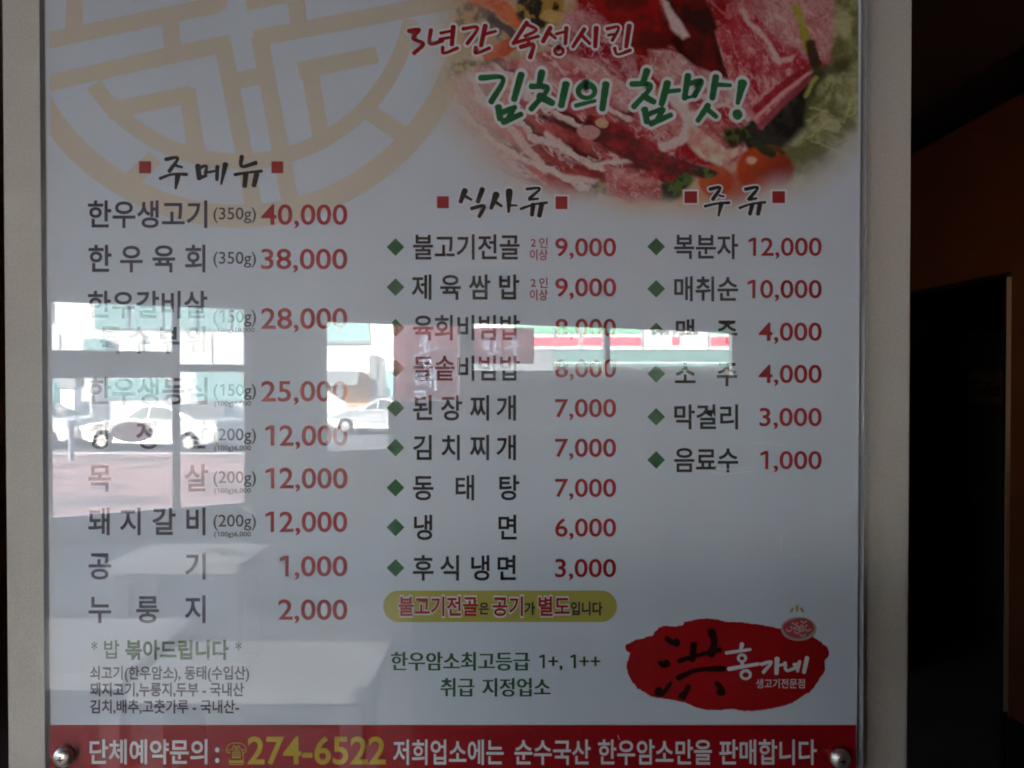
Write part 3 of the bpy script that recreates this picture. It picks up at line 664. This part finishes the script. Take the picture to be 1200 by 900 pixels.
# ---- screws and scratches with painted glints on the cover
steel = mat('steel', (.62, .60, .57), rough=.42, metal=1.0, var=.1, vscale=300)
def screw(px, py):
    c = B(px, py, -.0066); n = 24; v = []; f = []
    prof = [(.0115, .0), (.0118, .0025), (.0108, .0055), (.0085, .0078), (.0050, .0092), (.0, .0097)]
    for r, d in prof[:-1]: v += [c + Vector((r * math.cos(6.28318 * i / n), -d, r * math.sin(6.28318 * i / n))) for i in range(n)]
    v.append(c + Vector((0, -prof[-1][1], 0)))
    for k in range(len(prof) - 2): f += [(k * n + i, k * n + (i + 1) % n, (k + 1) * n + (i + 1) % n, (k + 1) * n + i) for i in range(n)]
    f += [(4 * n + i, 4 * n + (i + 1) % n, 5 * n) for i in range(n)]
    o = mesh('screw', v, f, steel, board, True)
    bm = bmesh.new(); bm.from_mesh(o.data); bmesh.ops.recalc_face_normals(bm, faces=bm.faces)
    if sum(q.normal.y for q in bm.faces) > 0: bmesh.ops.reverse_faces(bm, faces=bm.faces)
    bm.to_mesh(o.data); bm.free()
    MB().box((c.x - .0035, c.y - .0102, c.z - .0006), (c.x + .0035, c.y - .0088, c.z + .0006)).box((c.x - .0006, c.y - .0101, c.z - .0035), (c.x + .0006, c.y - .0088, c.z + .0035)).build('cross_slot', dark_wood, o)
for p in ((76, 886), (984, 888), (76, -125), (984, -125)): screw(*p)
sb = Brush(0, 0, 1)
for x, y in ((208, 118), (213, 122), (200, 112), (174, 317), (184, 316), (278, 345), (396, 200), (468, 110), (522, 298), (700, 266), (845, 190), (905, 480), (900, 518), (916, 642), (932, 652), (970, 752), (640, 410), (560, 346), (724, 862), (725, 735), (722, 780), (728, 705), (915, 560)):
    a = random.uniform(-.5, 1.8); l = random.uniform(3, 8); sb.s_([(x, y), (x + l * .5 * math.cos(a), y + l * .5 * math.sin(a) + 1), (x + l * math.cos(a), y + l * math.sin(a))], .55)
sb.s_([(834, 553), (850, 556), (880, 552)], .8).s_([(838, 549), (862, 550), (880, 547)], .7).s_([(883, 519), (900, 520), (919, 522)], .7).s_([(916, 622), (915, 645)], .7)
sb.s_([(236, 648), (252, 643), (272, 648), (256, 652)], 1.1).s_([(245, 646), (262, 648)], 1.8).s_([(200, 645), (230, 648), (275, 651)], .6)  # blotchy highlights drawn as pale strokes, continued below
sb.s_([(241, 773), (262, 764), (270, 764)], .8).s_([(272, 770), (284, 762), (304, 764), (306, 770), (290, 779), (276, 778)], .9).s_([(282, 770), (296, 767), (300, 772)], 1.1).s_([(150, 683), (158, 681)], .8)
LAYsave = LAY[0]; LAY[0] = .00655
for stq in sb.st:
    one = Brush(0, 0, 1, 1.0); one.st = [stq]; one.build('scratch_glint', mat('scratch_glint_white', (.75, .75, .75), rough=.6), board, rag=3)  # scratches and glints alike, their brightness put into the white colour
LAY[0] = LAYsave

# ================================================================== DINING TABLES mirrored in the acrylic
lam = mat('white_laminate', (.70, .69, .67), rough=.40, spec=.5); leg_m = mat('grey_metal', (.40, .40, .42), rough=.4, metal=.6)
def table(cx, cy, lx, ly, rz, label):
    e = empty('dining_table', (cx, cy, 0), label, 'table', 'white dining tables mirrored in the lower left of the board')
    e.rotation_euler = (0, 0, rz); bpy.context.view_layer.update(); T = Matrix.Translation((cx, cy, 0)) @ Matrix.Rotation(rz, 4, 'Z')
    MB().box((-lx / 2, -ly / 2, .70), (lx / 2, ly / 2, .75), T).build('tabletop', lam, e, bevel=.004)
    for a in (-1, 1):
        for b in (-1, 1):
            x, y = a * (lx / 2 - .06), b * (ly / 2 - .06)
            MB().box((x - .03, y - .03, 0.001), (x + .03, y + .03, .70), T).build('leg', leg_m, e)
    return e
def tabpos(px, py, D): return M(px, py, D)
table(-.72, -1.37, .67, .36, 0.0, 'white table whose leg is mirrored beside the green grade notice')
table(-1.80, -1.53, 1.40, .50, 0.0, 'white table mirrored as a pale band across the rice notice')
table(-1.52, -2.75, .62, .40, 0.0, 'white table farthest from the board, mirrored behind the two rice dishes')
# partition added behind the camera to shade the lower right of the board
pt_ = empty('added_shade_partition', (.9, -1.25, 0), 'added dark partition behind the camera, shading the lower right of the board', 'partition')
MB().box((-.28, -1.29, .004), (2.6, -1.25, 1.40)).build('panel', dark_wood, pt_); MB().box((-.30, -1.31, 1.401), (2.62, -1.23, 1.45)).build('top_rail', dark_wood, pt_)

# ================================================================== WINDOWS of the shopfront
alu = mat('aluminium', (.45, .46, .48), rough=.35, metal=.7)
def framed(name, label, px0, px1, pyb, pyt, mull, rails, cat='window', extra=None):
    s0, s1 = sx(px0), sx(px1); mid = (px0 + px1) / 2; z0, z1 = zz(mid, pyb), zz(mid, pyt)
    e = empty(name, WM @ Vector(((s0 + s1) / 2, -.08, z0)), label, cat)
    mb = MB(); t = .045
    mb.box((s0 + .001, -.11, z0 + .001), (s0 + t, -.04, z1 - .001), WM); mb.box((s1 - t, -.11, z0 + .001), (s1 - .001, -.04, z1 - .001), WM)
    mb.box((s0 + t, -.108, z0 + .001), (s1 - t, -.042, z0 + t), WM); mb.box((s0 + t, -.108, z1 - t), (s1 - t, -.042, z1 - .001), WM)
    for a, b in mull: mb.box((sx(a), -.106, z0 + t), (sx(b), -.044, z1 - t), WM)
    for xa, xb, ya, yb in rails: mb.box((sx(xa), -.104, zz((xa + xb) / 2, yb)), (sx(xb), -.046, zz((xa + xb) / 2, ya)), WM)
    mb.build('frame', alu, e)
    MB().box((s0 + t, -.078, z0 + t), (s1 - t, -.074, z1 - t), WM).build('pane', glass, e)
    return e
def wrect(px0, px1, pyb, pyt, n0, n1):
    mid = (px0 + px1) / 2
    return MB().box((sx(px0), n0, zz(mid, pyb)), (sx(px1), n1, zz(mid, pyt)), WM)
sw = empty('side_window', (XL - .1, (WY0 + WY1) / 2, WZ0), 'added tinted side window out of view, letting sun onto the tables', 'window')  # opening added to bring dimmed sunlight onto the tables
mb = MB(); ym = (WY0 + WY1) / 2
for y0, y1 in ((WY0 + .002, WY0 + .05), (ym - .025, ym + .025), (WY1 - .05, WY1 - .002)): mb.box((XL - .14, y0, WZ0 + .002), (XL - .06, y1, WZ1 - .002))
for z0, z1 in ((WZ0 + .002, WZ0 + .05), (WZ1 - .05, WZ1 - .002)):
    for y0, y1 in ((WY0 + .05, ym - .025), (ym + .025, WY1 - .05)): mb.box((XL - .138, y0, z0), (XL - .062, y1, z1))
mb.build('frame', alu, sw)
for y0, y1 in ((WY0 + .05, ym - .025), (ym + .025, WY1 - .05)): MB().box((XL - .102, y0, WZ0 + .05), (XL - .098, y1, WZ1 - .05)).build('pane', tinted, sw)
wl_ = framed('shop_window', 'divided shop window mirrored over the left column of dishes', 55, 293, 604, 352, [(203, 212)], [(55, 203, 411, 443), (212, 293, 427, 436)])
dr = framed('shop_door', 'glass door with a red film, mirrored between the first two price columns', 380, 545, 530, 375, [], [], cat='door')
wr = framed('shop_window', 'wide low window with a red film, mirrored over the middle dishes', 553, 863, 446, 380, [(711.5, 717)], [])
paint_w = mat('white_paint', (.8, .8, .8), rough=.6)
wrect(458, 541, 528, 470.3, -.0815, -.0795).build('dark_film', film_dark, dr)
film_w = bpy.data.materials.new('translucent_white_film'); film_w.use_nodes = True; nt = film_w.node_tree
tl = nt.nodes.new('ShaderNodeBsdfTranslucent'); tl.inputs[0].default_value = (.80, .80, .82, 1); nt.links.new(tl.outputs[0], nt.nodes['Material Output'].inputs[0])
def cutfilm(parent, px0, px1, py0, py1, strokes, ox, oy, scl, wd, step=.6):
    """red film on the outside of the pane, its brush letters cut in white translucent film"""
    segs = []
    for pts in strokes:
        c = spline([(ox + a / scl, oy + b / scl) for a, b in pts], 4); segs += list(zip(c[:-1], c[1:]))
    nx, ny = int((px1 - px0) / step), int((py1 - py0) / step); cells = ([], [])
    gv = [WM @ Vector((W(px0 + i * step, 420)[0], -.0805, W(px0 + i * step, py0 + j * step)[1])) for j in range(ny + 1) for i in range(nx + 1)]
    cxs = px0 + (np.arange(nx) + .5) * step; cys = py0 + (np.arange(ny) + .5) * step; CX, CY = np.meshgrid(cxs, cys); dmin = np.full(CX.shape, 1e9)
    for p, q in segs:
        ex, ey = q.x - p.x, q.y - p.y; t = np.clip(((CX - p.x) * ex + (CY - p.y) * ey) / (ex * ex + ey * ey + 1e-9), 0, 1)
        dmin = np.minimum(dmin, np.hypot(CX - p.x - t * ex, CY - p.y - t * ey))
    for j in range(ny):
        for i in range(nx): cells[int(dmin[j, i] < wd / 2)].append((j * (nx + 1) + i, j * (nx + 1) + i + 1, (j + 1) * (nx + 1) + i + 1, (j + 1) * (nx + 1) + i))
    mesh('red_film', gv, cells[0], film, parent); mesh('film_lettering', gv, cells[1], film_w, parent)
cutfilm(dr, 464, 540.2, 379, 470, [[(180,185),(225,175),(180,225)],[(205,215),(240,225)],[(150,285),(215,255),(280,240)],[(205,235),(205,255)],
          [(195,310),(235,305),(240,340),(205,345),(195,312)],
          [(150,400),(200,392)],[(155,400),(160,450),(215,435)],[(160,425),(205,418)],[(238,360),(235,470)],[(262,355),(268,480)],[(238,412),(265,408)],
          [(150,500),(205,492)],[(165,530),(210,515)]], 460, 360, 5, 3.1)
cutfilm(wr, 556, 630.4, 384, 426, [[(555,190),(585,180)],[(545,215),(590,205)],[(560,225),(580,240),(555,245)],[(625,185),(615,255)],[(615,220),(640,205)],[(585,270),(640,262)],
          [(735,175),(750,205),(725,205),(733,178)],[(680,240),(770,220)],[(730,235),(735,285)]], 460, 360, 5, 3.1)
# food sticker on the left window
st = []
for a in range(0, 360, 12): st.append((156 + 25 * math.cos(R(a)), 507 + 12 * math.sin(R(a))))
sv_ = [WM @ Vector((W(x, y)[0], -.080, W(x, y)[1])) for x, y in st]
sm_ = bpy.data.materials.new('sticker_print'); sm_.use_nodes = True; nt = sm_.node_tree
tl = nt.nodes.new('ShaderNodeBsdfTranslucent'); tc = nt.nodes.new('ShaderNodeTexCoord'); nz = nt.nodes.new('ShaderNodeTexNoise'); nz.inputs['Scale'].default_value = 26; nz.inputs['Detail'].default_value = 3; nz.inputs['Distortion'].default_value = 1.5
rp = nt.nodes.new('ShaderNodeValToRGB'); rp.color_ramp.elements[0].color = (.10, .03, .03, 1); rp.color_ramp.elements[0].position = .40
rp.color_ramp.elements[1].color = (.80, .66, .62, 1); rp.color_ramp.elements[1].position = .64; e_ = rp.color_ramp.elements.new(.50); e_.color = (.34, .13, .12, 1)
nt.links.new(tc.outputs['Object'], nz.inputs['Vector']); nt.links.new(nz.outputs[0], rp.inputs[0]); nt.links.new(rp.outputs[0], tl.inputs[0]); nt.links.new(tl.outputs[0], nt.nodes['Material Output'].inputs[0])
mesh('food_sticker', sv_, [tuple(range(len(sv_)))], sm_, wl_)

# ================================================================== STREET
def ground(name, x0, x1, y0, y1, z, m):
    return structure(mesh(name, [(x0, y0, z), (x1, y0, z), (x1, y1, z), (x0, y1, z)], [(0, 1, 2, 3)], m))
brickm = bpy.data.materials.new('red_paving'); brickm.use_nodes = True
nt = brickm.node_tree; bt = nt.nodes.new('ShaderNodeTexBrick'); tc = nt.nodes.new('ShaderNodeTexCoord')
bt.inputs['Color1'].default_value = (.20, .075, .07, 1); bt.inputs['Color2'].default_value = (.26, .10, .09, 1); bt.inputs['Mortar'].default_value = (.30, .26, .25, 1)
bt.inputs['Scale'].default_value = 2.2; bt.inputs['Mortar Size'].default_value = .035
n1 = nt.nodes.new('ShaderNodeTexNoise'); n1.inputs['Scale'].default_value = .9; n1.inputs['Detail'].default_value = 6
rp = nt.nodes.new('ShaderNodeValToRGB'); rp.color_ramp.elements[0].position = .42; rp.color_ramp.elements[1].position = .60
mx_ = nt.nodes.new('ShaderNodeMix'); mx_.data_type = 'RGBA'; mx_.inputs[7].default_value = (.11, .075, .075, 1)
nt.links.new(tc.outputs['Object'], n1.inputs['Vector']); nt.links.new(n1.outputs[0], rp.inputs[0]); nt.links.new(rp.outputs[0], mx_.inputs[0]); nt.links.new(bt.outputs[0], mx_.inputs[6])
nt.links.new(tc.outputs['Object'], bt.inputs['Vector']); nt.links.new(mx_.outputs[2], nt.nodes['Principled BSDF'].inputs['Base Color']); nt.nodes['Principled BSDF'].inputs['Roughness'].default_value = .9
asphalt = mat('asphalt', (.11, .11, .115), rough=.95, var=.2, vscale=3)
ground('street', -70, 70, -90, 30, STREET, asphalt)
MB_k = MB().box((-45, -20.6, STREET + .004), (45, PR.y + 4, STREET + .12)).build('pavement', brickm); structure(MB_k)
structure(MB().box((-45, -20.85, STREET + .004), (45, -20.605, STREET + .14)).build('kerb', mat('kerb_stone', (.42, .41, .40), rough=.8)))

# ---- buildings across the street
white_wall = mat('white_render', (.76, .75, .73), rough=.8, var=.06, vscale=1.2)
teal_glass = mat('teal_glass', (.10, .26, .245), rough=.15, spec=.6); grey_w = mat('grey_panel', (.22, .23, .24), rough=.6); dark_g = mat('dark_shopfront', (.035, .04, .042), rough=.25, spec=.5)
pale_teal = mat('pale_teal_panel', (.25, .40, .385), rough=.5)
def bldg(name, pxa, Da, pxb, Db, ztop, label, depth=8):
    a = M(pxa, 439, Da); b = M(pxb, 439, Db); u = Vector((b.x - a.x, b.y - a.y, 0)); L = u.length; u.normalize(); n = Vector((-u.y, u.x, 0))
    if n.y < 0: n = -n
    T = Matrix(((u.x, n.x, 0, a.x), (u.y, n.y, 0, a.y), (0, 0, 1, 0), (0, 0, 0, 1)))
    e = empty(name, (a.x, a.y, STREET), label, 'building')
    MB().box((0, -depth, STREET + .004), (L, 0, ztop), T).build('wall', white_wall, e)
    def W2(px, py):
        r = ray(px, py); d = Vector((r[0], -r[1], r[2])); t = (a - MC).dot(n) / d.dot(n); p = MC + d * t
        return (p - a).dot(u), p.z
    def rect(nm, m, px0, px1, pb, pt, d0=.005, d1=.06):
        mid = (px0 + px1) / 2; s0, s1 = W2(px0, 439)[0], W2(px1, 439)[0]
        return MB().box((min(s0, s1), d0, W2(mid, pb)[1]), (max(s0, s1), d1, W2(mid, pt)[1]), T).build(nm, m, e)
    return e, rect
eA, rA = bldg('shop_building', -120, 31, 330, 35.0, 9.5, 'white building with green glass bands, mirrored over the left column')
rA('glass_band', pale_teal, 112, 325, 386, 335); rA('glass_band', pale_teal, -110, 60, 376, 310)
for x in (150, 190, 230, 270): rA('mullion', grey_w, x, x + 1.5, 386, 335, .062, .09)
rA('shop_window', teal_glass, 40, 74, 472, 442); rA('shop_window', pale_teal, 125, 196, 467, 444); rA('shop_window', pale_teal, 230, 292, 470, 436)
rA('door', grey_w, 108, 124, 500, 440); rA('air_conditioner', grey_w, 234, 264, 487, 469, .07, .45); rA('dark_shutter', grey_w, 76, 100, 490, 470)
for x in (70, 168, 248): rA('panel_joint', grey_w, x, x + .8, 436, 392, .006, .02)
rA('plinth', grey_w, -110, 328, 522, 505, .06, .1); rA('sign_panel', pale_teal, 99, 125, 412, 397, .06, .16)
eB, rB = bldg('corner_building', 336, 36, 476, 36, 9, 'white corner building with awning and orange wall, mirrored right of the first price column')
rB('window', pale_teal, 376, 433, 401, 360); rB('window_rail', grey_w, 376, 433, 403, 400, .062, .1); rB('orange_panel', mat('orange_tile', (.62, .36, .22), rough=.7), 405, 437, 476, 436, .006, .05)
rB('awning', grey_w, 372, 424, 451, 435, .05, 1.0); rB('drain_pipe', grey_w, 434, 443, 470, 416, .06, .25); rB('door', pale_teal, 452, 466, 478, 434)
eC, rC = bldg('convenience_store', 480, 34, 960, 34, 7, 'convenience store with green and red striped fascia, mirrored over the right columns')
MB_s = rC('sign_board', mat('sign_white', (.66, .66, .65), rough=.5), 600, 940, 410, 381, .006, .20)
g_s, r_s = mat('sign_green', (.20, .44, .29), rough=.5), mat('sign_red', (.62, .11, .15), rough=.5)
for a, b in ((603, 648), (651, 677), (682, 750), (831, 890), (894, 936)):
    rC('green_stripe', g_s, a, b, 391.5, 382, .202, .215); rC('red_stripe', r_s, a, b, 405.5, 395.5, .202, .215)
for a in (649.5, 679.5, 752, 828.5, 892): rC('panel_joint', grey_w, a - .8, a + .8, 410, 381, .203, .222)
rC('red_stripe', r_s, 786, 795, 404.5, 395, .202, .215)
rC('fascia', mat('teal_fascia', (.13, .24, .22), rough=.5), 648, 930, 430, 411.5, .006, .5); rC('fascia_trim', paint_w, 648, 930, 426, 424.8, .502, .52)
rC('dark_storefront', dark_g, 480, 958, 500, 434, .006, .04); rC('side_shutter', grey_w, 482, 647, 434.5, 409.5, .006, .3); rC('upper_wall', grey_w, 480, 958, 379, 300, .006, .03); rC('white_door', paint_w, 852, 866, 462, 427, .51, .56)  # the door panel is plain white paint
# ELEVEN on the store's sign, reading the right way from the street
V, P = glyphs('ELEVEN', .01); a = M(791, 388, 34 - .24)
wv = 2.0 / np.ptp(V[:, 0]); vv = [Vector((a.x + (V[:, 0].max() / 2 - x) * wv, a.y, a.z + (y - .35) * .36)) for x, y in V]
mesh('sign_lettering', vv, P, grey_w, eC)

# ---- parked cars
def car(px, D, rz, paint, label, L=4.7):
    c = M(px, 439, D); e = empty('parked_car', (c.x, c.y, STREET + .004), label, 'car', 'cars parked across the street')
    T = Matrix.Translation((c.x, c.y, STREET + .004)) @ Matrix.Rotation(rz, 4, 'Z'); e.rotation_euler = (0, 0, rz); bpy.context.view_layer.update()
    h = L / 2; wd = .88
    prof = [(-h, .35), (-h + .02, .62), (-h + .12, .80), (-h + .9, .93), (-h + 1.45, .97), (h - 1.1, .99), (h - .12, .95), (h, .70), (h - .02, .35), (h - .35, .24), (-h + .4, .24)]
    def loft(pr, ws):
        v = []; f = []; n = len(pr)
        ys = [(-1, .0), (-1, 1), (1, 1), (1, 0)]
        for k, (sgn, full) in enumerate(ys):
            for (x, z), wq in zip(pr, ws): v.append(T @ Vector((x * (1 if full else .985), sgn * (wq if full else wq - .08) * 1.0 if True else 0, z if full else z * .995)))
        # order: inner-left, left, right, inner-right -> side bevel strips and caps
        order = [0, 1, 2, 3]
        v = []
        for sgn, ins in ((-1, .0), (-1, .07), (1, .07), (1, .0)):
            for (x, z), wq in zip(pr, ws):
                k = .03 if ins == 0 else 0
                v.append(T @ Vector((x * (1 - k * .6), sgn * (wq - ins), z - (k if z > .6 else -k))))
        for k in range(3):
            for i in range(n): f.append((k * n + i, k * n + (i + 1) % n, (k + 1) * n + (i + 1) % n, (k + 1) * n + i))
        f.append(tuple(range(n - 1, -1, -1))); f.append(tuple(range(3 * n, 4 * n)))
        return v, f
    v, f = loft(prof, [wd - (.10 if abs(x) > h - .2 else 0) for x, z in prof]); b = mesh('body', v, f, paint, e)
    gp = [(-h + 1.4, .96), (-h + 2.05, 1.38), (-h + 2.5, 1.45), (h - 1.75, 1.42), (h - .75, .98)]
    v, f = loft(gp, [wd - .05, wd - .22, wd - .25, wd - .23, wd - .06]); mesh('roof', v, f, paint, e)
    gl = mat('car_glass', (.05, .07, .07), rough=.08, spec=.6)
    for s in (-1, 1):
        for q in ([(-h + 1.62, 1.0), (-h + 2.12, 1.34), (-.05, 1.37), (-.05, 1.0)], [(.02, 1.0), (.02, 1.37), (h - 1.8, 1.34), (h - 1.15, 1.0)]):
            pts = [T @ Vector((x, s * (wd - .035 - (z - .96) * .42), z)) for x, z in q]; MB().prism(pts, T.to_3x3() @ Vector((0, -s * .03, 0))).build('side_window', gl, e)
    for q in (((-h + 1.46, .98), (-h + 2.03, 1.36), .0), ((h - 1.68, 1.38), (h - .83, 1.0), 1)):
        (xa, za), (xb, zb) = q[0], q[1]; off = .02
        pts = [T @ Vector((xa, -.72, za + off)), T @ Vector((xa, .72, za + off)), T @ Vector((xb, .64, zb + off)), T @ Vector((xb, -.64, zb + off))]; MB().prism(pts, (0, 0, -.03)).build('windscreen', gl, e)
    tyre = mat('tyre', (.02, .02, .02), rough=.9); rim = mat('rim', (.5, .5, .52), rough=.35, metal=.8)
    for x in (-h + .88, h - .95):
        for s in (-1, 1):
            wv_ = MB().cyl(T @ Vector((x, s * .68, .32)), T @ Vector((x, s * .90, .32)), .32, k=28).build('wheel', tyre, e)
            MB().cyl(T @ Vector((x, s * .85, .32)), T @ Vector((x, s * .912, .32)), .21, .19, k=10).build('rim', rim, wv_)
    for y in (-.6, .6): MB().box((-h - .01, y - .18, .62), (-h + .1, y + .18, .76), T).build('headlight', mat('lamp_glass', (.6, .6, .6), rough=.1), e)
    MB().box((-h - .02, -.26, .40), (-h + .05, .26, .52), T).build('number_plate', paint_w, e)
    return e
white_paint = mat('white_car_paint', (.46, .46, .455), rough=.25, coat=.5); silver = mat('silver_car_paint', (.36, .37, .38), rough=.3, metal=.1, coat=.5)
car(193, 24.0, R(12), white_paint, 'white saloon car mirrored behind the left column of dishes', 4.8)
car(452, 30.5, R(14), silver, 'silver car mirrored right of the twelve thousand price', 4.4)
car(30, 25.0, R(4), white_paint, 'white car cut off by the left edge of the board', 4.6)
# post at the kerb
pp = M(83, 439, 19.6); po = empty('bollard_post', (pp.x, pp.y, STREET + .12), 'grey post with a round cap at the kerb, mirrored at the left edge', 'post')
MB().cyl((pp.x, pp.y, STREET + .121), (pp.x, pp.y, .28), .07).build('shaft', grey_w, po); MB().cyl((pp.x, pp.y, .28), (pp.x, pp.y, .42), .17, .12).build('cap', grey_w, po)
pp = M(83, 439, 26.3); po = empty('white_column', (pp.x, pp.y, STREET + .004), 'white column standing in front of the green glass building', 'column')
MB().box((pp.x - .24, pp.y - .2, STREET + .005), (pp.x + .24, pp.y + .2, 1.15)).build('shaft', paint_w, po); MB().box((pp.x - .32, pp.y - .27, 1.15), (pp.x + .32, pp.y + .27, 1.5)).build('capital', grey_w, po)

# toilet door in the corridor
dl = empty('toilet_door', (2.9, 3.4, 0), 'dark brown door with a small toilet sign inside the doorway', 'door')
yd_ = 900 * 2.9 / 535 - DIST
MB().box((2.9, yd_ - .9, .004), (2.94, yd_, 1.86)).build('leaf', mat('door_brown', (.06, .035, .025), rough=.6), dl)
MB().box((2.885, yd_ - .38, 1.42), (2.897, yd_ - .03, 1.62)).build('sign_plate', mat('sign_brown', (.14, .07, .045), rough=.5), dl)
V, P = glyphs('Toilet', .02); k = .30 / np.ptp(V[:, 0])
mesh('sign_lettering', [Vector((2.884, yd_ - .05 - (x - V[:, 0].min()) * k, 1.47 + y * k)) for x, y in V], P, black, dl)
